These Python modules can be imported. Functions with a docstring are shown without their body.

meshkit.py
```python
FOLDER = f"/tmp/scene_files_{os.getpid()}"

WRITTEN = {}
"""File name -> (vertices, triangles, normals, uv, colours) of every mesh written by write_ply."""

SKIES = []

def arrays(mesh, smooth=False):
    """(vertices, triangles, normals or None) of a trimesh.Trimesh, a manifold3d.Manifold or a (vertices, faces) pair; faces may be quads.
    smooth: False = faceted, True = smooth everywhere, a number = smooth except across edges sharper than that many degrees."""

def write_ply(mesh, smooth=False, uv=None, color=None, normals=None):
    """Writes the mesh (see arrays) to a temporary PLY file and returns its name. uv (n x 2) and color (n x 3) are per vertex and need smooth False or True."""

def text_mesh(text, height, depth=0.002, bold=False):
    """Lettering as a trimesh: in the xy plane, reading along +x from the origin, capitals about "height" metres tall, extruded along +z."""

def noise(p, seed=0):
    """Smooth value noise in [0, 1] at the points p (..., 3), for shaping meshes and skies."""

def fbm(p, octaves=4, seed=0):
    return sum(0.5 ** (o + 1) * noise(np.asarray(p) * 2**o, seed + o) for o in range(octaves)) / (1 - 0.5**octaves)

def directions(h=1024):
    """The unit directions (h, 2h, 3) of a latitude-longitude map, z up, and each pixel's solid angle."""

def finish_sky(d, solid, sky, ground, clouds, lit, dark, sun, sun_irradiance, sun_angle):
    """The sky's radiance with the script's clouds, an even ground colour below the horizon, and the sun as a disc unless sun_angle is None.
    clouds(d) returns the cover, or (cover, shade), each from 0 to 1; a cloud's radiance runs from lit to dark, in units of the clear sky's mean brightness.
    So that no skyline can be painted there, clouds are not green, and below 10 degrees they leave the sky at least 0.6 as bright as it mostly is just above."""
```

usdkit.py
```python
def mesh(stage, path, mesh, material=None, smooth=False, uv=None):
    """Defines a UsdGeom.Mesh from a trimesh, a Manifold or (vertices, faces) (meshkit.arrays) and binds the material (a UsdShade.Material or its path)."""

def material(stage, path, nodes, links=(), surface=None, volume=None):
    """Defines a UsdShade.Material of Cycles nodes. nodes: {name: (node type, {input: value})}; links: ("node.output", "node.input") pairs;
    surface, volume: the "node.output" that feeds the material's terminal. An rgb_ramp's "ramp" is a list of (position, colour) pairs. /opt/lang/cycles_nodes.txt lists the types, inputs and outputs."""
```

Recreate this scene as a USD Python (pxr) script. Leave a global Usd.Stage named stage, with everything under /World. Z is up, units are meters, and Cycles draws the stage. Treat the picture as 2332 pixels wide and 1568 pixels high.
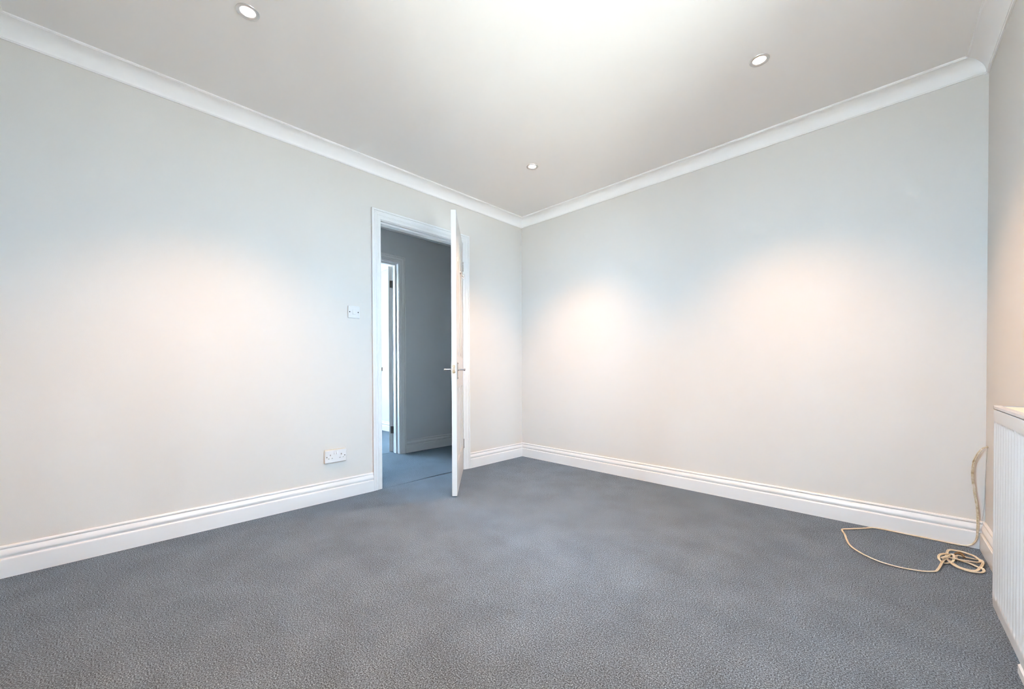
import math, random
import numpy as np
import trimesh
import manifold3d as m3
from shapely.geometry import Polygon, box as sbox
import usdkit
from pxr import Usd, UsdGeom, UsdLux, UsdShade, Gf, Sdf

random.seed(7)
rng = np.random.default_rng(7)
stage = Usd.Stage.CreateInMemory()
UsdGeom.SetStageUpAxis(stage, 'Z')
UsdGeom.SetStageMetersPerUnit(stage, 1.0)
world = UsdGeom.Xform.Define(stage, '/World')
stage.SetDefaultPrim(world.GetPrim())
UsdGeom.Scope.Define(stage, '/World/Looks')

# ---------------------------------------------------------------- camera, sky, exposure
CAM = np.array([2.7849, -3.0188, 0.8937])
YAW, PITCH, ROLL, FPX, SHIFT = 0.7698, -0.0099, -0.0035, 913.34, 63.65
EXPOSURE = 0.45
fw = np.array([-math.sin(YAW) * math.cos(PITCH), math.cos(YAW) * math.cos(PITCH), math.sin(PITCH)])
rt = np.array([math.cos(YAW), math.sin(YAW), 0.0])
up = np.cross(rt, fw)
rt2 = rt * math.cos(ROLL) + up * math.sin(ROLL)
up2 = -rt * math.sin(ROLL) + up * math.cos(ROLL)
cam = UsdGeom.Camera.Define(stage, '/World/camera')
M = np.eye(4)
M[0, :3], M[1, :3], M[2, :3], M[3, :3] = rt2, up2, -fw, CAM
cam.AddTransformOp().Set(Gf.Matrix4d(M.tolist()))
cam.CreateHorizontalApertureAttr(36.0)
cam.CreateVerticalApertureAttr(36.0 * 1568 / 2332)
cam.CreateFocalLengthAttr(FPX / 2332 * 36.0)
cam.CreateVerticalApertureOffsetAttr(SHIFT / 2332 * 36.0)
cam.CreateHorizontalApertureOffsetAttr(0.0)
cam.CreateFStopAttr(0.0)
cam.CreateClippingRangeAttr(Gf.Vec2f(0.02, 500))
cam.CreateExposureAttr(EXPOSURE)

SKY_COLOR, SKY = (0.52, 0.715, 0.95), 13.2
sky = UsdLux.DomeLight.Define(stage, '/World/sky')
sky.CreateColorAttr(Gf.Vec3f(*SKY_COLOR))
sky.CreateIntensityAttr(SKY)
sun = UsdLux.DistantLight.Define(stage, '/World/sun')       # high, on the side of the house without windows
sun.CreateColorAttr(Gf.Vec3f(1.0, 0.93, 0.82))
sun.CreateIntensityAttr(12.0)
sun.CreateAngleAttr(0.53)
sun.CreateNormalizeAttr(True)
sun.AddRotateXYZOp().Set(Gf.Vec3f(-40.0, 0.0, 0.0))
LAMP_COLOR, LAMP = (1.0, 0.55, 0.24), 102.0      # the downlights: colour, power of each spot

# ---------------------------------------------------------------- materials
LK = '/World/Looks/'


def paint(name, color, rough=0.5, spec=0.3, bump=0.0, scale=300, **extra):
    nodes = {'p': ('principled_bsdf', {'base_color': color, 'roughness': rough, 'specular_ior_level': spec, **extra})}
    links = []
    if bump:
        nodes['g'] = ('geometry', {})
        nodes['n'] = ('noise_texture', {'scale': scale, 'detail': 3.0})
        nodes['b'] = ('bump', {'strength': bump, 'distance': 0.001})
        links = [('g.position', 'n.vector'), ('n.fac', 'b.height'), ('b.normal', 'p.normal')]
    return usdkit.material(stage, LK + name, nodes, links, surface='p.BSDF')


M_WALL = paint('wall_paint', (0.68, 0.648, 0.608), 0.85, 0.15, 0.12, 260)
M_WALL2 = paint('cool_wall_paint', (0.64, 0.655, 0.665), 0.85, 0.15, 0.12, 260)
M_CEIL = paint('ceiling_paint', (0.93, 0.925, 0.92), 0.9, 0.1, 0.08, 260)
M_COVE = paint('coving_paint', (0.92, 0.92, 0.92), 0.8, 0.15)
M_TRIM = paint('gloss_trim_paint', (0.775, 0.775, 0.77), 0.3, 0.5)
M_DOOR = paint('door_paint', (0.68, 0.675, 0.67), 0.28, 0.5)
M_PLASTIC = paint('white_plastic', (0.72, 0.72, 0.715), 0.3, 0.5)
M_YELLOWED = paint('yellowed_plastic', (0.80, 0.74, 0.60), 0.45, 0.4)
M_GREY = paint('grey_plastic', (0.42, 0.43, 0.42), 0.5, 0.4)
M_RAD = paint('radiator_enamel', (0.56, 0.555, 0.545), 0.3, 0.5)
M_GRILLE = paint('aged_cream_enamel', (0.78, 0.70, 0.52), 0.4, 0.4)
M_DARK = paint('dark_cavity', (0.012, 0.011, 0.010), 0.8, 0.2)
M_CHROME = paint('chrome', (0.78, 0.78, 0.79), 0.14, 0.5, metallic=1.0)
M_STEEL = paint('dull_steel', (0.11, 0.105, 0.10), 0.35, 0.5, metallic=1.0)
M_BRASS = paint('tarnished_brass', (0.42, 0.27, 0.14), 0.32, 0.5, metallic=1.0)
M_BRICK = paint('outer_wall_render', (0.5, 0.48, 0.45), 0.9, 0.2)
M_RING = paint('brushed_nickel', (0.74, 0.74, 0.74), 0.28, 0.5, metallic=0.85)
M_LENS = usdkit.material(stage, LK + 'lamp_lens', {'e': ('emission', {'color': (1.0, 0.93, 0.85), 'strength': 14.0})}, [], surface='e.emission')
M_GLASS = usdkit.material(stage, LK + 'window_glass', {
    't': ('transparent_bsdf', {'color': (0.96, 0.98, 0.97)}), 'g': ('glossy_bsdf', {'roughness': 0.0, 'color': (1, 1, 1)}),
    'f': ('fresnel', {'IOR': 1.45}), 'm': ('mix_closure', {})},
    [('f.fac', 'm.fac'), ('t.BSDF', 'm.closure1'), ('g.BSDF', 'm.closure2')], surface='m.closure')

# carpet: salt-and-pepper twist pile, with faint brushed patches
M_CARPET = usdkit.material(stage, LK + 'twist_pile_carpet', {
    'g': ('geometry', {}),
    'n1': ('noise_texture', {'scale': 250.0, 'detail': 1.5, 'roughness': 0.6}),
    'n2': ('noise_texture', {'scale': 560.0, 'detail': 1.0}),
    'n3': ('noise_texture', {'scale': 4.5, 'detail': 5.0, 'roughness': 0.62}),
    'r1': ('rgb_ramp', {'ramp': [(0.34, (0.018, 0.0235, 0.030)), (0.46, (0.076, 0.098, 0.123)), (0.56, (0.152, 0.195, 0.240)), (0.68, (0.32, 0.40, 0.485))]}),
    'r3': ('rgb_ramp', {'ramp': [(0.36, (0.97, 0.97, 0.97)), (0.64, (1.19, 1.19, 1.19))]}),
    'mx': ('math', {'math_type': 'multiply_add', 'value2': 0.30, 'value3': 0.0}),
    'ad': ('math', {'math_type': 'multiply_add', 'value2': 0.70}),
    'mu': ('mix', {'mix_type': 'multiply', 'fac': 1.0}),
    'b': ('bump', {'strength': 0.9, 'distance': 0.004}),
    'p': ('principled_bsdf', {'roughness': 1.0, 'specular_ior_level': 0.0, 'sheen_weight': 0.08, 'sheen_roughness': 0.5}),
}, [('g.position', 'n1.vector'), ('g.position', 'n2.vector'), ('g.position', 'n3.vector'),
    ('n2.fac', 'mx.value1'), ('n1.fac', 'ad.value1'), ('mx.value', 'ad.value3'), ('ad.value', 'r1.fac'), ('n3.fac', 'r3.fac'),
    ('r1.color', 'mu.color1'), ('r3.color', 'mu.color2'), ('mu.color', 'p.base_color'),
    ('ad.value', 'b.height'), ('b.normal', 'p.normal')], surface='p.BSDF')

M_CABLE = usdkit.material(stage, LK + 'cream_cable_sheath', {
    'g': ('geometry', {}),
    'n': ('noise_texture', {'scale': 22.0, 'detail': 5.0, 'roughness': 0.65}),
    'r': ('rgb_ramp', {'ramp': [(0.42, (0.68, 0.60, 0.46)), (0.60, (0.63, 0.54, 0.39)), (0.74, (0.44, 0.32, 0.19))]}),
    'p': ('principled_bsdf', {'roughness': 0.45, 'specular_ior_level': 0.4})},
    [('g.position', 'n.vector'), ('n.fac', 'r.fac'), ('r.color', 'p.base_color')], surface='p.BSDF')
# the hanging run was painted over once and is grubby
M_CABLE_DIRTY = usdkit.material(stage, LK + 'grubby_cable_sheath', {
    'g': ('geometry', {}),
    'n': ('noise_texture', {'scale': 34.0, 'detail': 5.0, 'roughness': 0.7}),
    'r': ('rgb_ramp', {'ramp': [(0.36, (0.68, 0.62, 0.54)), (0.50, (0.56, 0.46, 0.32)), (0.66, (0.33, 0.23, 0.12))]}),
    'p': ('principled_bsdf', {'roughness': 0.6, 'specular_ior_level': 0.3})},
    [('g.position', 'n.vector'), ('n.fac', 'r.fac'), ('r.color', 'p.base_color')], surface='p.BSDF')

# ---------------------------------------------------------------- helpers
used = {}


def numbered(parent, name):
    k = used.get((parent, name), 0)
    used[(parent, name)] = k + 1
    return name if k == 0 else f'{name}_{k:03d}'


def obj(name, mesh, mat, parent='/World', smooth=False):
    parent = str(parent.GetPath()) if hasattr(parent, 'GetPath') else parent
    return usdkit.mesh(stage, f'{parent}/{numbered(parent, name)}', mesh, mat, smooth=smooth).GetPrim()


def tag(o, label=None, cat=None, group=None, kind=None):
    for k, v in (('label', label), ('category', cat), ('group', group), ('kind', kind)):
        if v:
            o.SetCustomDataByKey(k, v)
    return o


def thing(name, label, cat, loc=(0, 0, 0), rotz=0.0, group=None, kind=None):
    x = UsdGeom.Xform.Define(stage, '/World/' + numbered('/World', name))
    x.AddTranslateOp().Set(Gf.Vec3d(*map(float, loc)))
    if rotz:
        x.AddRotateZOp().Set(float(rotz))
    return tag(x.GetPrim(), label, cat, group, kind)


def box(lo, hi):
    lo, hi = np.array(lo, float), np.array(hi, float)
    b = trimesh.creation.box(hi - lo)
    b.apply_translation((lo + hi) / 2)
    return b


def cbox(lo, hi, r=0.002):
    """A box with chamfered edges."""
    lo, hi = np.array(lo, float), np.array(hi, float)
    c, h = (lo + hi) / 2, (hi - lo) / 2
    r = min(r, *(h * 0.9))
    pts = []
    for s in np.ndindex(2, 2, 2):
        s = np.array(s) * 2 - 1
        for k in range(3):
            q = h - r
            q[k] = h[k]
            pts.append(c + s * q)
    return trimesh.convex.convex_hull(np.array(pts))


def cat(*ms):
    return trimesh.util.concatenate([m for m in ms])


def manif(t):
    t = t.copy()
    t.merge_vertices()
    return m3.Manifold(m3.Mesh(np.asarray(t.vertices, np.float32), np.asarray(t.faces, np.uint32)))


def cut(a, *holes):
    r = manif(a)
    for h in holes:
        r = r - manif(h)
    m = r.to_mesh()
    return trimesh.Trimesh(m.vert_properties[:, :3], m.tri_verts)


def cyl(p0, p1, r0, r1=None, n=20):
    p0, p1 = np.array(p0, float), np.array(p1, float)
    r1 = r0 if r1 is None else r1
    t = (p1 - p0) / np.linalg.norm(p1 - p0)
    a = np.array([0, 0, 1.0]) if abs(t[2]) < 0.9 else np.array([1.0, 0, 0])
    u = np.cross(t, a); u /= np.linalg.norm(u)
    v = np.cross(t, u)
    ang = np.linspace(0, 2 * math.pi, n, endpoint=False)
    ring = np.outer(np.cos(ang), u) + np.outer(np.sin(ang), v)
    V = np.vstack([p0 + ring * r0, p1 + ring * r1, [p0], [p1]])
    F = []
    for i in range(n):
        j = (i + 1) % n
        F += [(i, j, n + i), (j, n + j, n + i), (2 * n, j, i), (2 * n + 1, n + i, n + j)]
    m = trimesh.Trimesh(V, F, process=False)
    if m.volume < 0:
        m.invert()
    return m


def lathe(profile, n=48):
    """Revolve (r, z) points about z; closed ring of points."""
    m = trimesh.creation.revolve(np.array(profile, float), sections=n)
    if m.volume < 0:
        m.invert()
    return m


def catmull(P, per=6):
    P = np.array(P, float)
    Q = np.vstack([2 * P[0] - P[1], P, 2 * P[-1] - P[-2]])
    out = []
    for i in range(1, len(Q) - 2):
        p0, p1, p2, p3 = Q[i - 1], Q[i], Q[i + 1], Q[i + 2]
        for t in np.linspace(0, 1, per, endpoint=False):
            out.append(0.5 * (2 * p1 + (p2 - p0) * t + (2 * p0 - 5 * p1 + 4 * p2 - p3) * t * t + (3 * p1 - p0 - 3 * p2 + p3) * t ** 3))
    out.append(Q[-2])
    return np.array(out)


def tube(path, r, n=10):
    path = np.array(path, float)
    T = np.gradient(path, axis=0)
    T /= np.linalg.norm(T, axis=1)[:, None]
    u = np.cross(T[0], [0.13, 0.21, 0.97]); u /= np.linalg.norm(u)
    V, F = [], []
    ang = np.linspace(0, 2 * math.pi, n, endpoint=False)
    for i in range(len(path)):
        u = u - T[i] * (u @ T[i]); u /= np.linalg.norm(u)
        v = np.cross(T[i], u)
        V.append(path[i] + r * (np.outer(np.cos(ang), u) + np.outer(np.sin(ang), v)))
    V = np.vstack(V)
    for i in range(len(path) - 1):
        for k in range(n):
            a, b = i * n + k, i * n + (k + 1) % n
            F += [(a, b, a + n), (b, b + n, a + n)]
    c0, c1 = len(V), len(V) + 1
    V = np.vstack([V, path[0], path[-1]])
    e = (len(path) - 1) * n
    for k in range(n):
        F += [(c0, (k + 1) % n, k), (c1, e + k, e + (k + 1) % n)]
    m = trimesh.Trimesh(V, F, process=False)
    if m.volume < 0:
        m.invert()
    return m


def run(profile, p0, p1, out, upv, m0=0.0, m1=0.0):
    """A moulding: the closed profile [(a, b)] (a along out, b along upv) swept from p0 to p1; m0 / m1 shear the ends for mitres:
    the end moves along the run by m * a, or, where m is a pair, by m[0] * a + m[1] * b."""
    p0, p1, out, upv = (np.array(x, float) for x in (p0, p1, out, upv))
    t = (p1 - p0) / np.linalg.norm(p1 - p0)
    m0 = m0 if np.ndim(m0) else (m0, 0)
    m1 = m1 if np.ndim(m1) else (m1, 0)
    pr = np.array(profile, float)
    A = np.array([p0 + out * a + upv * b + t * (m0[0] * a + m0[1] * b) for a, b in pr])
    B = np.array([p1 + out * a + upv * b + t * (m1[0] * a + m1[1] * b) for a, b in pr])
    n = len(pr)
    F = []
    for i in range(n):
        j = (i + 1) % n
        F += [(i, j, n + i), (j, n + j, n + i)]
    V = np.vstack([A, B])
    poly = Polygon(pr)
    tv, tf = trimesh.creation.triangulate_polygon(poly, engine='earcut')
    idx = [int(np.argmin(((pr - q) ** 2).sum(1))) for q in tv]
    for f in tf:
        a, b, c = (idx[k] for k in f)
        F += [(a, b, c), (n + c, n + b, n + a)]
    m = trimesh.Trimesh(V, F, process=False)
    m.fix_normals()
    if m.volume < 0:
        m.invert()
    return m


def slab(points, z0, z1):
    """A polygon in the floor plane given a height."""
    m = trimesh.creation.extrude_polygon(Polygon(points), z1 - z0, engine='earcut')
    m.apply_translation([0, 0, z0])
    return m


# ---------------------------------------------------------------- dimensions of the place
W, D, H = 3.086, 3.363, 2.398          # the room: width along the back wall, depth, height
K = 0.0281                            # the right wall is a little out of square


def xr(y, off=0.0):
    return W - K * y - off


T1 = 0.11                             # the left wall with the doorway
DY0, DY1 = -1.545, -0.777             # the clear opening
DZ = 1.998
HX = -1.001                           # the hall's far wall
HX2 = -1.13                           # and its other face, in the room beyond
EY0, EY1, EZ = -1.585, -0.820, 1.998  # the opening in it
HY0, HY1 = -3.385, 1.10                # the hall runs past the doorway both ways
Y6 = -0.126                           # the wall seen through the second doorway
BX, BY = -4.10, -3.50                 # far corner of the room beyond
WX0, WX1, WZ0, WZ1 = 1.85, 2.50, 0.95, 2.20       # window behind the viewpoint
RY_0, RY_1, RZ0, RZ1 = -2.16, -1.42, 0.85, 2.20    # window over the radiator, out of frame to the right
UY0, UY1 = -3.30, -0.75                            # window of the room beyond
VZ0, VZ1 = 0.25, 2.32     # window of the room beyond

# ---------------------------------------------------------------- shell of the main room
struct = dict(kind='structure')
tag(obj('wall_left', cut(box((-T1, HY0, 0), (0, HY1, H)), box((-1, DY0 - 0.028, -1), (1, DY1 + 0.028, DZ + 0.028))), M_WALL),
    'off-white painted wall with the open doorway, switch and double socket', 'wall', **struct)
tag(obj('wall_back', box((0, 0, 0), (xr(0) + 0.0, 0.15, H)), M_WALL), 'plain off-white painted wall between doorway corner and radiator corner', 'wall', **struct)
right = slab([(xr(0.15), 0.15), (xr(-D - 0.15), -D - 0.15), (xr(-D - 0.15) + 0.30, -D - 0.15), (xr(0.15) + 0.30, 0.15)], 0, H)
tag(obj('wall_right', cut(right, box((2, RY_0, RZ0), (5, RY_1, RZ1))), M_WALL), 'off-white painted wall behind the radiator at right edge', 'wall', **struct)
tag(obj('wall_rear', cut(box((0, -D - 0.28, 0), (xr(-D), -D, H)), box((WX0, -D - 1, WZ0), (WX1, -D + 1, WZ1))), M_WALL), 'off-white wall behind the viewpoint', 'wall', **struct)
LX, LY = (0.803, 2.281), (-0.750, -2.566)      # the four downlights
tag(obj('ceiling', cut(slab([(0, 0), (0, -D), (xr(-D), -D), (xr(0), 0)], H, H + 0.12), *[cyl((x, y, H - 0.05), (x, y, H + 0.05), 0.036, n=40) for x in LX for y in LY]), M_CEIL), 'flat white ceiling with recessed downlights', 'ceiling', **struct)
SX = 0.010                            # where the carpets meet in the doorway
tag(obj('floor', slab([(0, 0), (0, DY1), (SX, DY1), (SX, DY0), (0, DY0), (0, -D), (xr(-D), -D), (xr(0), 0)], -0.05, 0), M_CARPET),
    'grey-blue flecked twist-pile carpet of the empty room', 'carpet', **struct)

# coving, one length per wall, mitred at the corners
n_arc = 12
cove = [(0, 0), (0, -0.080), (0.006, -0.080), (0.008, -0.0755)]
for t in np.linspace(0, math.pi / 2, n_arc):
    cove.append((0.0755 - 0.0655 * math.cos(t), -0.0755 + 0.0655 * math.sin(t)))
cove += [(0.0755, -0.008), (0.080, -0.006), (0.080, 0)]
Z = (0, 0, 1)
tag(obj('trim_1', run(cove, (0, -D, H), (0, 0, H), (1, 0, 0), Z, 1, -1), M_COVE, smooth=35), 'white concave coving above the doorway wall', 'coving', **struct)
tag(obj('trim_2', run(cove, (0, 0, H), (xr(0), 0, H), (0, -1, 0), Z, 1, -1), M_COVE, smooth=35), 'white concave coving above the plain back wall', 'coving', **struct)
ru = np.array([-K, 1, 0]) / math.hypot(1, K)      # along the right wall, towards the back
rn = np.array([-1, -K, 0]) / math.hypot(1, K)     # out of it, into the room
tag(obj('trim_3', run(cove, (xr(-D), -D, H), (xr(0), 0, H), rn, Z, 1, -1), M_COVE, smooth=35), 'white concave coving above the radiator wall', 'coving', **struct)
tag(obj('trim_4', run(cove, (0, -D, H), (xr(-D), -D, H), (0, 1, 0), Z, 1, -1), M_COVE, smooth=35), 'white concave coving above the wall behind the viewpoint', 'coving', **struct)

# skirting: tall flat face, torus and bead
skirt = [(0, 0), (0.020, 0), (0.020, 0.0765), (0.0192, 0.0795), (0.0172, 0.0815), (0.0140, 0.0822), (0.0125, 0.0835), (0.0122, 0.0860),
         (0.0136, 0.0895), (0.0154, 0.0935), (0.0163, 0.0975), (0.0160, 0.1020), (0.0146, 0.1070), (0.0124, 0.1120), (0.0102, 0.1165),
         (0.0084, 0.1192), (0.0074, 0.1206), (0.0080, 0.1222), (0.0098, 0.1245), (0.0108, 0.1275), (0.0104, 0.1308), (0.0086, 0.1338), (0.0056, 0.1355), (0, 0.1360)]
CY0, CY1 = DY0 - 0.076, DY1 + 0.076   # outer edges of the door casing


def skirting(name, label, *runs):
    tag(obj(name, cat(*[run(skirt, *r) for r in runs]), M_TRIM, smooth=32), label, 'skirting board', **struct)


skirting('baseboard_left', 'white moulded skirting board left of the doorway', ((0, -D, 0), (0, CY0, 0), (1, 0, 0), Z, 1, 0))
skirting('baseboard_left_001', 'short white skirting board between doorway and back corner', ((0, CY1, 0), (0, 0, 0), (1, 0, 0), Z, 0, -1))
skirting('baseboard_back', 'long white moulded skirting board along the back wall', ((0, 0, 0), (xr(0), 0, 0), (0, -1, 0), Z, 1, -1))
skirting('baseboard_right', 'white skirting board running behind the radiator', ((xr(-D), -D, 0), (xr(0), 0, 0), rn, Z, 1, -1))
skirting('baseboard_rear', 'white skirting board behind the viewpoint', ((0, -D, 0), (xr(-D), -D, 0), (0, 1, 0), Z, 1, -1))

# ---------------------------------------------------------------- hall and the room beyond
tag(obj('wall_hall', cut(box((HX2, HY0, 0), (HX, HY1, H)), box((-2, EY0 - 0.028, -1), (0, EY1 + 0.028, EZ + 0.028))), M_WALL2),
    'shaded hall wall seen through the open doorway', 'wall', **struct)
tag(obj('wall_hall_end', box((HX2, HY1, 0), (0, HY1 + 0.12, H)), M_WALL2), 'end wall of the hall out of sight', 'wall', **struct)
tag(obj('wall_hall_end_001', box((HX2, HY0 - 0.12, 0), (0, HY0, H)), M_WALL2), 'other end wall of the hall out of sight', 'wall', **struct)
tag(obj('ceiling_001', box((HX, HY0, H), (-T1, HY1, H + 0.12)), M_CEIL), 'white hall ceiling beyond the doorway', 'ceiling', **struct)
# the two carpets part towards the hinge side: a tapering gap
tag(obj('floor_001', slab([(-T1, HY0), (-T1, DY0), (SX - 0.003, DY0), (SX - 0.006, -1.38), (SX - 0.024, -1.15), (SX - 0.034, DY1), (-T1, DY1), (-T1, HY1), (HX, HY1), (HX, EY1), (HX2 + 0.012, EY1), (HX2 + 0.012, EY0), (HX, EY0), (HX, HY0)], -0.05, 0), M_CARPET),
    'grey-blue flecked carpet of the hall beyond the doorway', 'carpet', **struct)
tag(obj('trim_5', box((SX - 0.05, DY0, -0.03), (SX + 0.01, DY1, -0.014)), M_DARK), 'dark gripper strip in the gap between the two carpets', 'threshold strip', **struct)
skirting('baseboard_hall', 'white skirting board on the shaded hall wall', ((HX, EY1 + 0.072, 0), (HX, HY1, 0), (1, 0, 0), Z))
skirting('baseboard_hall_001', 'white skirting board of the hall left of the second doorway', ((HX, HY0, 0), (HX, EY0 - 0.072, 0), (1, 0, 0), Z))
tag(obj('trim_6', run(cove, (HX, HY0, H), (HX, HY1, H), (1, 0, 0), Z), M_COVE, smooth=35), 'white coving along the top of the shaded hall wall', 'coving', **struct)

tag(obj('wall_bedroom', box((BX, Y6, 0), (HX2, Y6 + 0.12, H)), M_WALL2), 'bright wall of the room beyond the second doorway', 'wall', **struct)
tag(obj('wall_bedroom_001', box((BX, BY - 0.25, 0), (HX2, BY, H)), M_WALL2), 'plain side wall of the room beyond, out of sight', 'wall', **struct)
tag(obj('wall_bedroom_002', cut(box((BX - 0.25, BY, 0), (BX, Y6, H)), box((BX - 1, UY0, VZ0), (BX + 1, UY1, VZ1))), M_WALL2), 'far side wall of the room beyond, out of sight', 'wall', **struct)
tag(obj('ceiling_002', box((BX, BY, H), (HX2, Y6, H + 0.12)), M_CEIL), 'white ceiling of the room beyond', 'ceiling', **struct)
tag(obj('floor_002', slab([(BX, BY), (HX2, BY), (HX2, EY0), (HX2 + 0.004, EY0), (HX2 + 0.004, EY1), (HX2, EY1), (HX2, Y6), (BX, Y6)], -0.05, 0), M_CARPET),
    'blue-grey carpet of the room beyond the second doorway', 'carpet', **struct)
tag(obj('trim_7', box((HX2 - 0.01, EY0, -0.03), (HX2 + 0.03, EY1, -0.014)), M_DARK), 'dark gap between carpets in the second doorway', 'threshold strip', **struct)
skirting('baseboard_bedroom', 'white skirting board in the bright room beyond', ((BX, Y6, 0), (HX2, Y6, 0), (0, -1, 0), Z))
tag(obj('trim_8', run(cove, (BX, Y6, H), (HX2, Y6, H), (0, -1, 0), Z), M_COVE, smooth=35), 'white coving in the bright room beyond', 'coving', **struct)

# ---------------------------------------------------------------- windows
def window(n, label, axis, lo, hi, inner, outer, sash):
    """A white frame of two lights with panes and an inner sill, in a wall hole lo..hi (along the wall, and z)."""
    t = thing(f'window_{n}', label, 'window', kind='structure')
    mid = (inner + outer) / 2

    def b(a0, a1, d0, d1, z0, z1, r=0.004):
        l, h = ((a0, d0, z0), (a1, d1, z1)) if axis == 'x' else ((d0, a0, z0), (d1, a1, z1))
        l, h = np.minimum(l, h), np.maximum(l, h)
        return cbox(l, h, r)

    (a0, z0), (a1, z1) = lo, hi
    d0, d1 = mid - 0.035, mid + 0.035
    f = 0.055
    obj('frame', cat(b(a0, a0 + f, d0, d1, z0, z1), b(a1 - f, a1, d0, d1, z0, z1), b(a0 + f, a1 - f, d0, d1, z0, z0 + f), b(a0 + f, a1 - f, d0, d1, z1 - f, z1)), M_PLASTIC, t)
    edges = np.linspace(a0 + f, a1 - f, sash + 1)
    for k in range(1, sash):
        obj('mullion', b(edges[k] - 0.03, edges[k] + 0.03, d0, d1, z0 + f, z1 - f), M_PLASTIC, t)
    for k in range(sash):
        e0, e1 = edges[k] + (0.03 if k else 0), edges[k + 1] - (0.03 if k < sash - 1 else 0)
        obj('pane', b(e0, e1, mid - 0.003, mid + 0.003, z0 + f, z1 - f, 0.0005), M_GLASS, t)
    obj('sill', b(a0 + 0.002, a1 - 0.002, mid, inner, z0, z0 + 0.022, 0.004), M_TRIM, t)
    return t


window(1, 'white window behind the viewpoint, out of sight', 'x', (WX0, WZ0), (WX1, WZ1), -D, -D - 0.28, 1)

xw = xr((RY_0 + RY_1) / 2)
window(2, 'white two-light window over the radiator, out of sight', 'y', (RY_0, RZ0), (RY_1, RZ1), xw + 0.015, xw + 0.27, 2)
window(3, 'tall white window of the room beyond, out of sight', 'y', (UY0, VZ0), (UY1, VZ1), BX, BX - 0.25, 3)
tag(obj('ground', box((-40, -40, -3.1), (40, 40, -2.9)), paint('paving', (0.64, 0.56, 0.47), 0.95, 0.1)), 'pale sandy paved ground below the windows, out of sight', 'ground', **struct)

# ---------------------------------------------------------------- door frames
arch = [(0, 0), (0.071, 0), (0.071, 0.0150), (0.0690, 0.0172), (0.0590, 0.0190), (0.0575, 0.0188), (0.0565, 0.0160), (0.0550, 0.0150),
        (0.0530, 0.0158), (0.0505, 0.0172), (0.0470, 0.0176), (0.0430, 0.0168), (0.0380, 0.0145), (0.0340, 0.0128), (0.0315, 0.0122), (0.0305, 0.0108),
        (0.0290, 0.0106), (0.0275, 0.0120), (0.0250, 0.0130), (0.0220, 0.0126), (0.0195, 0.0112), (0.0180, 0.0104), (0.0060, 0.0100), (0.0025, 0.0092), (0, 0.0070)]
# (a: away from the opening, b: out of the wall)


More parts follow.
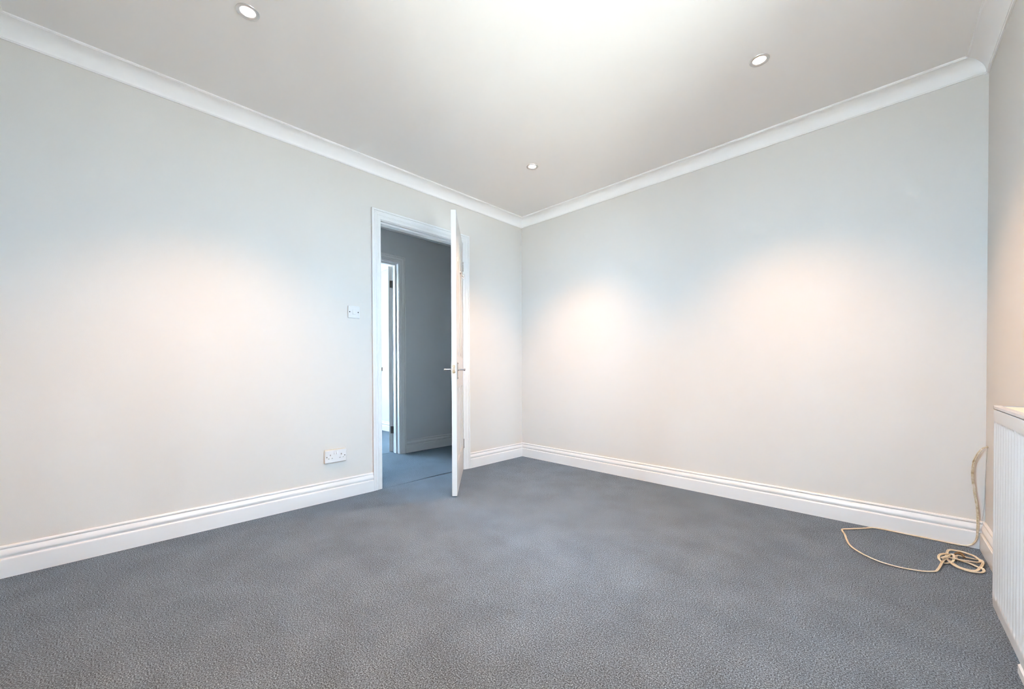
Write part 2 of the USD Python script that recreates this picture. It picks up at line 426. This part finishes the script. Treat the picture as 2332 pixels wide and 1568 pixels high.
def frame(n, label, xf, xb, sgn, y0, y1, ztop, stop_at, both=True):
    """Lining, stop and moulded casing of a doorway in a wall between x = xf (casing side, facing sgn) and x = xb."""
    t = thing(f'trim_{n}', label, 'door frame', kind='structure')
    lo, hi = min(xf, xb), max(xf, xb)
    obj('jamb', box((lo, y0 - 0.028, 0), (hi, y0, ztop + 0.028)), M_TRIM, t)
    obj('jamb', box((lo, y1, 0), (hi, y1 + 0.028, ztop + 0.028)), M_TRIM, t)
    obj('head', box((lo, y0, ztop), (hi, y1, ztop + 0.028)), M_TRIM, t)
    s0, s1 = stop_at
    obj('door_stop', cat(cbox((s0, y0, 0), (s1, y0 + 0.012, ztop - 0.012)), cbox((s0, y1 - 0.012, 0), (s1, y1, ztop - 0.012)), cbox((s0, y0, ztop - 0.012), (s1, y1, ztop))), M_TRIM, t)
    r = 0.005
    for face, s in ((xf, sgn), (xb, -sgn))[:2 if both else 1]:
        o = (s, 0, 0)
        obj('side_casing', run(arch, (face, y0 - r, 0), (face, y0 - r, ztop + r), (0, -1, 0), o, 0, 1), M_TRIM, t, smooth=32)
        obj('side_casing', run(arch, (face, y1 + r, 0), (face, y1 + r, ztop + r), (0, 1, 0), o, 0, 1), M_TRIM, t, smooth=32)
        obj('head_casing', run(arch, (face, y0 - r, ztop + r), (face, y1 + r, ztop + r), (0, 0, 1), o, -1, 1), M_TRIM, t, smooth=32)
    return t


fr = frame(9, 'white moulded door frame around the open doorway', 0, -T1, 1, DY0, DY1, DZ, (-0.062, -0.026))
# keep for the latch on the left jamb
obj('strike_plate', cat(cbox((-0.024, DY0, 0.862), (-0.002, DY0 + 0.0020, 0.922), 0.0008), cbox((-0.004, DY0, 0.878), (0.0040, DY0 + 0.0050, 0.906), 0.001)), M_STEEL, fr)
frame(10, 'white moulded frame of the second doorway across the hall', HX, HX2, 1, EY0, EY1, EZ, (-1.090, -1.050))

# ---------------------------------------------------------------- doors
LW, LT, LH, LZ = 0.762, 0.035, 1.981, 0.009


def arch_poly(x0, x1, z0, z1, zc, left):
    """A panel whose top sweeps up towards one side, as half of a cathedral arch."""
    xs = np.linspace(0, 1, 15)
    top = [(x0 + (x1 - x0) * u, z1 + (zc - z1) * (0.5 - 0.5 * math.cos(math.pi * min(1, max(0, ((u if left else 1 - u) - 0.12) / 0.80))))) for u in xs]
    return Polygon([(x0, z0), (x1, z0)] + top[::-1])


def door_leaf():
    """Leaf along +x from the hinge edge, its face at y = 0, its back at y = -LT: body with sunk mouldings, and the raised fields."""
    polys = []
    for (x0, x1, left) in ((0.105, 0.345, True), (0.417, 0.657, False)):
        polys.append(arch_poly(x0, x1, 0.985, 1.700, 1.860, left))
        polys.append(sbox(x0, 0.225, x1, 0.755))
    body = manif(cbox((0, -LT, LZ), (LW, 0, LZ + LH), 0.0015))
    fields = []

    def ext(poly, ya, yb):
        m = trimesh.creation.extrude_polygon(poly, abs(yb - ya), engine='earcut')
        m.apply_transform(np.array([[1, 0, 0, 0], [0, 0, -1, max(ya, yb)], [0, 1, 0, 0], [0, 0, 0, 1.0]]))
        return m

    for p in polys:
        for side in (0, 1):
            for inset, depth in ((0.0, 0.0015), (0.003, 0.0035), (0.007, 0.006), (0.011, 0.0085)):
                q = p.buffer(-inset, join_style=2)
                ya, yb = (-depth, 0.01) if side == 0 else (-LT - 0.01, -LT + depth)
                body = body - manif(ext(q, ya, yb))
            steps = [ext(p.buffer(-i, join_style=2), *((-0.0085, -d) if side == 0 else (-LT + 0.0085, -LT + d))) for i, d in ((0.016, 0.0070), (0.021, 0.0050), (0.026, 0.0030), (0.031, 0.0018))]
            u = manif(steps[0])
            for s in steps[1:]:
                u = u + manif(s)
            m = u.to_mesh()
            fields.append(trimesh.Trimesh(m.vert_properties[:, :3], m.tri_verts))
    m = body.to_mesh()
    return trimesh.Trimesh(m.vert_properties[:, :3], m.tri_verts), fields


def hinge_mesh(z, px, py):
    """A butt hinge folded about a knuckle at (px, py): flap on the leaf's edge, five knuckles with end beads."""
    flap = cbox((px - 0.0012, py - 0.031, z - 0.038), (px + 0.0005, py, z + 0.038), 0.0005)
    kn = [cyl((px, py, z - 0.038 + k * 0.0152 + 0.0006), (px, py, z - 0.038 + (k + 1) * 0.0152 - 0.0006), 0.0052, n=14) for k in range(5)]
    tips = [cyl((px, py, z + s * 0.038), (px, py, z + s * 0.0415), 0.0056, 0.0035, n=14) for s in (-1, 1)]
    return flap, kn, tips


leaf_body, leaf_fields = door_leaf()
PIN = (0.012, -0.779)
ANG = -math.degrees(0.737)
d1 = thing('door_1', 'white panelled door standing open into the empty room', 'door', (PIN[0], PIN[1], 0), ANG, kind='structure')
obj('leaf', leaf_body, M_DOOR, d1, smooth=25)
for f in leaf_fields:
    obj('panel', f, M_DOOR, d1, smooth=25)
# furniture: lever on back plate on either face
HXc, HZc = LW - 0.057, 0.888


def lever(side):
    s = 1 if side == 0 else -1
    y = 0 if side == 0 else -LT
    h = obj('door_handle', cbox((HXc - 0.020, min(y, y + s * 0.007), HZc - 0.068), (HXc + 0.020, max(y, y + s * 0.007), HZc + 0.050), 0.003), M_CHROME, d1)
    tag(h, 'chrome lever handle on a rectangular back plate')
    neck = cat(cyl((HXc, y + s * 0.007, HZc), (HXc, y + s * 0.011, HZc), 0.0115, 0.0095), cyl((HXc, y + s * 0.011, HZc), (HXc, y + s * 0.050, HZc), 0.0075), cyl((HXc, y + s * 0.047, HZc), (HXc, y + s * 0.056, HZc), 0.0095, 0.0085))
    obj('neck', neck, M_CHROME, h, smooth=40)
    arm = tube(catmull([(HXc, y + s * 0.050, HZc), (HXc - 0.02, y + s * 0.0505, HZc + 0.001), (HXc - 0.06, y + s * 0.050, HZc + 0.001), (HXc - 0.100, y + s * 0.048, HZc - 0.002), (HXc - 0.115, y + s * 0.046, HZc - 0.004)], 5), 0.0072, 14)
    obj('lever', arm, M_CHROME, h, smooth=40)
    scr = []
    for dz in (-0.060, 0.043):
        scr.append(cyl((HXc, y + s * 0.0065, HZc + dz), (HXc, y + s * 0.0085, HZc + dz), 0.0038, 0.003, 12))
    obj('screw', cat(*scr), M_STEEL, h, smooth=40)


lever(0)
lever(1)
lp = obj('latch_plate', cbox((LW - 0.0006, -0.0285, 0.861), (LW + 0.0012, -0.0105, 0.918), 0.0005), M_BRASS, d1)
tag(lp, 'tarnished brass latch plate with chrome bolt')
bolt = Polygon([(0.0, 0.0), (0.0, 0.012), (0.0115, 0.0025), (0.0115, 0.0)])
bm = trimesh.creation.extrude_polygon(bolt, 0.024, engine='earcut')
bm.apply_translation((LW, -0.0245, 0.880))
obj('latch_bolt', bm, M_CHROME, lp)
obj('screw', cat(*[cyl((LW + 0.001, -0.0195, z), (LW + 0.0022, -0.0195, z), 0.0036, 0.003, 12) for z in (0.868, 0.911)]), M_CHROME, lp, smooth=40)
obj('latch_hole', cyl((LW + 0.0008, -0.0115, 0.870), (LW + 0.0015, -0.0115, 0.870), 0.0032, n=12), M_DARK, lp)
for z in (1.790, 0.235):
    flap, kn, tips = hinge_mesh(z, 0.0005, 0.0045)
    h = obj('hinge', flap, M_CHROME, d1)
    tag(h, 'chrome butt hinge')
    obj('knuckle', cat(*kn, *tips), M_CHROME, h, smooth=40)
# robe hook screwed to the room face
hx, hz = 0.33, 1.640
hk = obj('coat_hook', cat(cyl((hx, 0, hz + 0.018), (hx, 0.004, hz + 0.018), 0.014, 0.012, 20)), M_CHROME, d1, smooth=40)
tag(hk, 'chrome double robe hook')
obj('prong', cat(*[tube(catmull([(hx + s * 0.004, 0.003, hz + 0.016), (hx + s * 0.010, 0.010, hz + 0.002), (hx + s * 0.016, 0.017, hz - 0.018), (hx + s * 0.019, 0.026, hz - 0.018), (hx + s * 0.020, 0.028, hz + 0.000)], 5), 0.0030, 10) for s in (-1, 1)],
                 *[trimesh.creation.icosphere(2, 0.0045).apply_translation((hx + s * 0.020, 0.028, hz + 0.002)) for s in (-1, 1)]), M_CHROME, hk, smooth=50)

# second door, swung well back into the room beyond
d2 = thing('door_2', 'white panelled door folded back beyond the second doorway', 'door', (HX2 - 0.004, EY1 - 0.002, 0), 0, kind='structure')
TH2 = 120.0
a2 = np.array([-math.sin(math.radians(TH2)), -math.cos(math.radians(TH2)), 0])       # along the leaf
n2 = np.array([-math.cos(math.radians(TH2)), math.sin(math.radians(TH2)), 0])        # its face on the hinge side
R2 = np.eye(4); R2[:3, 0], R2[:3, 1], R2[:3, 2] = a2, n2, (0, 0, 1)                  # (mirrored, so flip the winding)


def turned(m):
    m = m.copy()
    m.apply_transform(R2)
    if m.volume < 0:
        m.invert()
    return m


obj('leaf', turned(leaf_body), M_DOOR, d2, smooth=25)
for f in leaf_fields:
    obj('panel', turned(f), M_DOOR, d2, smooth=25)
for z in (1.800, 0.240):
    f2 = cbox((-0.0012, -0.021, z - 0.038), (0.0006, -0.002, z + 0.038), 0.0005)
    h = obj('hinge', turned(f2), M_STEEL, d2)
    tag(h, 'dark steel butt hinge')
    kn = [cyl((0, 0.004, z - 0.038 + k * 0.0152 + 0.0006), (0, 0.004, z - 0.038 + (k + 1) * 0.0152 - 0.0006), 0.0052, n=14) for k in range(5)]
    obj('knuckle', cat(*[turned(m) for m in kn]), M_STEEL, h, smooth=40)
    obj('jamb_flap', cbox((0.005, 0.0003, z - 0.038), (0.016, 0.002, z + 0.038), 0.0005), M_STEEL, h)

# ---------------------------------------------------------------- downlights
def downlight(x, y, label):
    t = thing('ceiling_downlight', label, 'downlight', (x, y, H), 0, 'recessed downlights in the ceiling')
    ring = lathe([(0.0265, 0.012), (0.0265, 0.002), (0.0290, -0.0015), (0.0330, -0.0040), (0.0385, -0.0040), (0.0425, -0.0022), (0.0435, 0.0), (0.0380, 0.0), (0.0300, 0.012)], 56)
    obj('trim_ring', ring, M_RING, t, smooth=40)
    lens = lathe([(0.0, 0.0035), (0.012, 0.0018), (0.0262, 0.0045), (0.0262, 0.0060), (0.0, 0.0060)], 40)
    obj('lens', lens, M_LENS, t, smooth=40)
    L = UsdLux.SphereLight.Define(stage, str(t.GetPath()) + '/lamp')
    L.AddTranslateOp().Set(Gf.Vec3d(0, 0, -0.030))
    L.CreateRadiusAttr(0.022)
    L.CreateColorAttr(Gf.Vec3f(*LAMP_COLOR))
    L.CreateIntensityAttr(LAMP / (4 * math.pi ** 2 * 0.022 ** 2))
    sh = UsdLux.ShapingAPI.Apply(L.GetPrim())
    sh.CreateShapingConeAngleAttr(51.0)
    sh.CreateShapingConeSoftnessAttr(1.0)
    return t


downlight(LX[0], LY[0], 'small lit downlight nearest the corner above the door')
downlight(LX[1], LY[0], 'lit downlight at upper right, towards the radiator wall')
downlight(LX[0], LY[1], 'lit downlight at upper left, near the top edge')
downlight(LX[1], LY[1], 'lit downlight overhead, just behind the viewpoint')

# ---------------------------------------------------------------- electrical plates on the left wall
sw = thing('light_switch', 'white single-rocker light switch beside the door frame', 'light switch', (0, -1.757, 1.296))
obj('plate', cut(cbox((0, -0.0435, -0.0435), (0.0095, 0.0435, 0.0435), 0.0045), box((0.006, -0.0105, -0.0175), (0.02, 0.0105, 0.0175)),
                 *[cyl((0.006, s * 0.0302, 0), (0.02, s * 0.0302, 0), 0.0042, n=16) for s in (-1, 1)]), M_PLASTIC, sw, smooth=25)
rk = trimesh.convex.convex_hull(np.array([(x, y, z) for y in (-0.0100, 0.0100) for x, z in ((0.0062, -0.017), (0.0062, 0.017), (0.0135, -0.017), (0.0105, 0.002), (0.0100, 0.017))]))
obj('rocker', rk, M_PLASTIC, sw)
for s in (-1, 1):
    obj('screw', cyl((0.0058, s * 0.0302, 0), (0.0066, s * 0.0302, 0), 0.0041, n=16), M_DARK, sw)

so = thing('double_socket', 'white double socket with two rocker switches above the skirting', 'socket', (0, -1.894, 0.300))
holes, caps = [], []
for s in (-1, 1):
    c = s * 0.0375
    for (dy, dz, hw, hh) in ((0, 0.0105, 0.0024, 0.0048), (-0.0111, -0.0120, 0.0036, 0.0022), (0.0111, -0.0120, 0.0036, 0.0022)):
        holes.append(box((0.004, c + dy - hw, dz - hh), (0.03, c + dy + hw, dz + hh)))
        caps.append(box((0.0030, c + dy - hw - 0.0006, dz - hh - 0.0006), (0.0042, c + dy + hw + 0.0006, dz + hh + 0.0006)))
scr_y = 0.0603
obj('face_plate', cut(cbox((0.0060, -0.0735, -0.043), (0.0175, 0.0735, 0.043), 0.0045), *holes,
                      *[box((0.0135, y - 0.0060, 0.0135), (0.03, y + 0.0060, 0.0325)) for y in (-0.0088, 0.0088)],
                      *[cyl((0.013, s * scr_y, -0.001), (0.03, s * scr_y, -0.001), 0.0040, n=16) for s in (-1, 1)]), M_PLASTIC, so, smooth=25)
obj('pattress', cat(cbox((0, -0.0725, -0.042), (0.0060, 0.0725, 0.042), 0.001), cbox((0, -0.0700, 0.043), (0.0085, 0.0700, 0.0465), 0.001)), M_YELLOWED, so)
for c in caps:
    obj('pin_hole', c, M_DARK, so)
for y in (-0.0088, 0.0088):
    obj('switch_rocker', trimesh.convex.convex_hull(np.array([(x, y + dy, z) for dy in (-0.0056, 0.0056) for x, z in ((0.0137, 0.0139), (0.0137, 0.0321), (0.0215, 0.0142), (0.0190, 0.0235), (0.0185, 0.0318))])), M_PLASTIC, so)
for s in (-1, 1):
    obj('screw', cyl((0.0128, s * scr_y, -0.001), (0.0142, s * scr_y, -0.001), 0.0039, n=16), M_CHROME, so)

# ---------------------------------------------------------------- radiator under the window
RY0, RL = -1.005, 1.20                # far end, length
OFF = 0.113                           # its front face stands this far off the wall
ra = thing('radiator', 'white fluted panel radiator at the right edge', 'radiator', (xr(RY0), RY0, 0), math.degrees(math.atan(K)))
# local: +y along the wall towards the back, -x into the room
RB, RT = 0.117, 0.7570


def flute_sheet():
    ny, nz = 16 * 36, 30
    pitch = 0.0333
    zs = np.concatenate([[RB + 0.0, RB + 0.003, RB + 0.026, RB + 0.034, RB + 0.038, RB + 0.042, RB + 0.046, RB + 0.050, RB + 0.056], np.linspace(RB + 0.08, RT - 0.09, 14), [RT - 0.052, RT - 0.047, RT - 0.043, RT - 0.039, RT - 0.036, RT - 0.004, RT - 0.001]])
    env = np.interp(zs, [RB + 0.038, RB + 0.050, RT - 0.047, RT - 0.038], [0, 1, 1, 0])
    env = env * env * (3 - 2 * env)
    ys = np.linspace(0, -RL, ny + 1)
    ph = (ys / pitch) % 1.0
    groove = 0.5 - 0.5 * np.cos(2 * math.pi * ph)
    groove = groove ** 1.15
    edge = np.clip(np.minimum(-ys, RL + ys) / 0.006, 0, 1)
    V = np.zeros((len(zs), ny + 1, 3))
    x = -OFF + 0.0050 * env[:, None] * (groove * edge)[None, :]
    roll = np.zeros(len(zs)); roll[0], roll[1], roll[-1] = 0.004, 0.0012, 0.002
    V[..., 0] = x + roll[:, None]
    V[..., 1] = ys[None, :]
    V[..., 2] = zs[:, None]
    n, w = len(zs), ny + 1
    back = V.copy(); back[..., 0] += 0.0115 * (1 - 0.6 * env[:, None] * (groove * edge)[None, :])
    P = np.vstack([V.reshape(-1, 3), back.reshape(-1, 3)])
    F = []
    o = n * w
    for i in range(n - 1):
        a = i * w + np.arange(w - 1)
        F += [np.stack([a, a + w, a + 1], 1), np.stack([a + 1, a + w, a + w + 1], 1), np.stack([o + a, o + a + 1, o + a + w], 1), np.stack([o + a + 1, o + a + w + 1, o + a + w], 1)]
    for i in (0, n - 1):
        a = i * w + np.arange(w - 1)
        F += [np.stack([a, a + 1, o + a], 1), np.stack([a + 1, o + a + 1, o + a], 1)]
    for k in (0, w - 1):
        a = np.arange(n - 1) * w + k
        F += [np.stack([a, o + a, a + w], 1), np.stack([a + w, o + a, o + a + w], 1)]
    m = trimesh.Trimesh(P, np.vstack(F), process=False)
    m.fix_normals()
    return m


obj('front_panel', flute_sheet(), M_RAD, ra, smooth=40)
obj('back_panel', cbox((-0.048, -RL + 0.002, RB + 0.004), (-0.036, -0.002, RT), 0.003), M_RAD, ra)
fins = [box((-OFF + 0.016, -0.03 - k * 0.0333, RB + 0.05), (-0.050, -0.0285 - k * 0.0333, RT - 0.03)) for k in range(35)]
obj('convector_fins', cat(*fins), M_RAD, ra)
for y0, y1 in ((-0.0012, 0.0), (-RL, -RL + 0.0012)):
    obj('side_panel', cbox((-OFF + 0.012, y0, RB + 0.02), (-0.036, y1, 0.7655), 0.0004), M_RAD, ra)
# top grille: front lip, rear lip, slotted cover between them
obj('top_lip', cat(cbox((-OFF - 0.001, -RL, 0.7585), (-OFF + 0.004, -0.003, 0.7690), 0.0015), cbox((-OFF + 0.004, -RL, 0.7655), (-OFF + 0.016, -0.003, 0.7690), 0.001)), M_RAD, ra)
obj('top_lip', cbox((-0.042, -RL, 0.745), (-0.036, -0.003, 0.769), 0.0015), M_RAD, ra)
slats = [box((-OFF + 0.014, -RL + 0.002, 0.762), (-OFF + 0.022, -0.013, 0.7672)), box((-0.050, -RL + 0.002, 0.762), (-0.040, -0.013, 0.7672))]
slats += [box((-OFF + 0.020, -0.014 - k * 0.0150 - 0.009, 0.763), (-0.048, -0.014 - k * 0.0150, 0.7670)) for k in range(78)]
obj('gap_lining', box((-OFF + 0.012, -0.016, 0.735), (-0.036, -0.003, 0.742)), M_DARK, ra)
obj('top_lip', box((-OFF + 0.010, -0.004, 0.750), (-0.036, 0.0, 0.7690)), M_RAD, ra)
tag(obj('top_grille', cat(*slats), M_GRILLE, ra), 'cream slotted top grille')
obj('end_clip', cbox((-OFF - 0.0012, -0.0035, 0.7575), (-OFF + 0.012, 0.003, 0.7695), 0.0015), M_GREY, ra)
for y in (-0.22, -0.98):
    obj('wall_bracket', cbox((-0.036, y - 0.02, 0.22), (-0.001, y + 0.02, 0.68), 0.002), M_RAD, ra)
va = obj('valve', cat(cbox((-OFF - 0.001, -0.470, RB - 0.034), (-OFF + 0.030, -0.326, RB - 0.001), 0.006)), M_RAD, ra)
tag(va, 'white pipe cover under the radiator')
obj('pipe', cyl((-OFF + 0.014, -0.40, -0.001), (-OFF + 0.014, -0.40, RB - 0.03), 0.0075), M_RAD, va, smooth=40)

# ---------------------------------------------------------------- the loose cable in the corner
HANG = [(3.086, -0.066, 0.511), (3.079, -0.066, 0.509), (3.066, -0.058, 0.494), (3.053, -0.050, 0.464), (3.043, -0.044, 0.428), (3.040, -0.040, 0.388), (3.040, -0.038, 0.352),
        (3.044, -0.036, 0.310), (3.049, -0.034, 0.267), (3.055, -0.033, 0.219), (3.058, -0.032, 0.169), (3.059, -0.031, 0.131), (3.058, -0.031, 0.091), (3.057, -0.031, 0.063), (3.052, -0.031, 0.039), (3.041, -0.031, 0.020), (3.026, -0.030, 0.009)]
ALONG = [(3.008, -0.0285, 0.005), (2.985, -0.0275, 0.004), (2.921, -0.0265, 0.004), (2.831, -0.0262, 0.004), (2.735, -0.0265, 0.004), (2.690, -0.030, 0.004), (2.671, -0.041, 0.004), (2.647, -0.075, 0.004), (2.613, -0.115, 0.004), (2.580, -0.153, 0.004), (2.563, -0.172, 0.004),
         (2.558, -0.196, 0.004), (2.575, -0.262, 0.004), (2.590, -0.345, 0.004), (2.607, -0.410, 0.004), (2.633, -0.458, 0.004), (2.672, -0.503, 0.004), (2.723, -0.537, 0.004), (2.785, -0.546, 0.004), (2.843, -0.531, 0.004), (2.869, -0.516, 0.004)]
COIL = [(2.896, -0.489, 0.004), (2.904, -0.471, 0.006), (2.912, -0.435, 0.008), (2.92, -0.388, 0.01), (2.926, -0.359, 0.012), (2.936, -0.314, 0.01), (2.95, -0.254, 0.006), (2.953, -0.233, 0.006), (2.943, -0.252, 0.016), (2.929, -0.284, 0.022), (2.917, -0.315, 0.022), (2.914, -0.335, 0.016), (2.918, -0.348, 0.01), (2.926, -0.356, 0.006), (2.937, -0.353, 0.005), (2.951, -0.331, 0.006), (2.96, -0.324, 0.014), (2.964, -0.299, 0.02), (2.966, -0.257, 0.018), (2.962, -0.227, 0.012), (2.953, -0.235, 0.008), (2.938, -0.301, 0.018), (2.923, -0.354, 0.024), (2.939, -0.332, 0.026), (2.953, -0.321, 0.024), (2.974, -0.307, 0.02), (2.994, -0.291, 0.016), (3.024, -0.277, 0.014), (3.042, -0.264, 0.014), (3.047, -0.249, 0.016), (3.042, -0.221, 0.016), (3.032, -0.186, 0.014), (3.014, -0.166, 0.012), (3.0, -0.151, 0.01), (2.974, -0.154, 0.01), (2.959, -0.162, 0.01), (2.951, -0.189, 0.012), (2.946, -0.231, 0.012), (2.942, -0.274, 0.01), (2.943, -0.321, 0.012), (2.951, -0.356, 0.012), (2.96, -0.375, 0.01), (2.973, -0.389, 0.009), (2.986, -0.394, 0.008), (3.005, -0.395, 0.007), (3.024, -0.385, 0.006), (3.039, -0.373, 0.006), (3.048, -0.353, 0.008), (3.048, -0.341, 0.01), (3.045, -0.334, 0.012), (3.035, -0.324, 0.01), (3.022, -0.303, 0.008), (3.009, -0.283, 0.006), (2.991, -0.273, 0.005), (2.977, -0.261, 0.005), (2.974, -0.237, 0.005), (2.98, -0.212, 0.006), (3.0, -0.208, 0.006), (3.02, -0.209, 0.006), (3.039, -0.214, 0.008), (3.052, -0.226, 0.014), (3.054, -0.263, 0.014), (3.044, -0.312, 0.012), (3.03, -0.356, 0.008), (3.016, -0.371, 0.005), (2.988, -0.37, 0.004), (2.97, -0.355, 0.004), (2.954, -0.314, 0.004), (2.941, -0.292, 0.004)]


def flat_twin(P, sides, r=0.0025, per=6, n=10):
    """Flat twin flex: two cores side by side along the curve; sides gives the direction across the flat at each point."""
    C = catmull(P, per)
    S = np.array([np.interp(np.linspace(0, len(P) - 1, len(C)), range(len(P)), np.array(sides, float)[:, k]) for k in range(3)]).T
    T = np.gradient(C, axis=0); T /= np.linalg.norm(T, axis=1)[:, None]
    S = S - T * (S * T).sum(1)[:, None]
    S /= np.maximum(np.linalg.norm(S, axis=1), 1e-9)[:, None]
    web = []
    return cat(tube(C + S * r * 0.92, r, n), tube(C - S * r * 0.92, r, n))


def level_sides(P, tilt=0.0):
    P = np.array(P, float)
    T = np.gradient(P, axis=0); T[:, 2] = 0
    T /= np.maximum(np.linalg.norm(T, axis=1), 1e-9)[:, None]
    S = np.stack([T[:, 1], -T[:, 0], np.zeros(len(P))], 1)
    for i in range(1, len(S)):
        if S[i] @ S[i - 1] < 0 and abs(S[i] @ S[i - 1]) > 0.9:
            S[i] *= 1
    S[:, 2] += tilt
    return S / np.linalg.norm(S, axis=1)[:, None]


cab = thing('cable', 'cream flat twin cable hanging in corner and coiled on carpet', 'cable', (0, 0, 0))
hs = [(0.2, 0.3, -0.9)] + [(0.55, -0.45, 0.5)] * 2 + [(0.75, -0.3, 0.3)] * 3 + [(0.9, -0.2, 0)] * 3 + [(0.8, -0.4, 0)] * 3 + [(0.5, -0.6, 0)] * 2 + [(0.1, -1.0, 0)] * 3
obj('hanging_run', flat_twin(HANG, hs, 0.0026), M_CABLE_DIRTY, cab, smooth=50)
P2 = [HANG[-1]] + ALONG + COIL
low = np.array(P2); low[1:, 2] = np.maximum(low[1:, 2], 0.0035)
s2 = level_sides(low, 0.25); s2[0] = (0.1, -1, 0); s2[1] = (0.0, -1, 0.2)
obj('floor_run', flat_twin(low, s2, 0.0025), M_CABLE, cab, smooth=50)
tail = np.array([2.966, -0.236, 0.012])
obj('bare_end', cat(*[tube(catmull([tail, tail + (0.010, 0.001 + dx, 0.010 + dz), tail + (0.024, -0.004 + 2 * dx, 0.012 + 2 * dz), tail + (0.034, -0.016 + 3 * dx, 0.004 + 2 * dz)], 4), 0.0026, 8) for dx, dz in ((0, 0), (0.003, 0.003), (-0.003, 0.002), (0.004, -0.002))]), paint('brown_core', (0.17, 0.10, 0.045), 0.6, 0.3), cab, smooth=50)
wire = tube(catmull([(3.0845, -0.062, 0.508), (3.0835, -0.034, 0.410), (3.0830, -0.012, 0.325), (3.0825, -0.0065, 0.230), (3.0740, -0.0125, 0.138)], 6), 0.0006, 8)
tag(obj('wire', wire, paint('grey_wire', (0.36, 0.34, 0.31), 0.5, 0.3), smooth=50), 'thin grey wire running down the radiator corner to the skirting', 'wire')
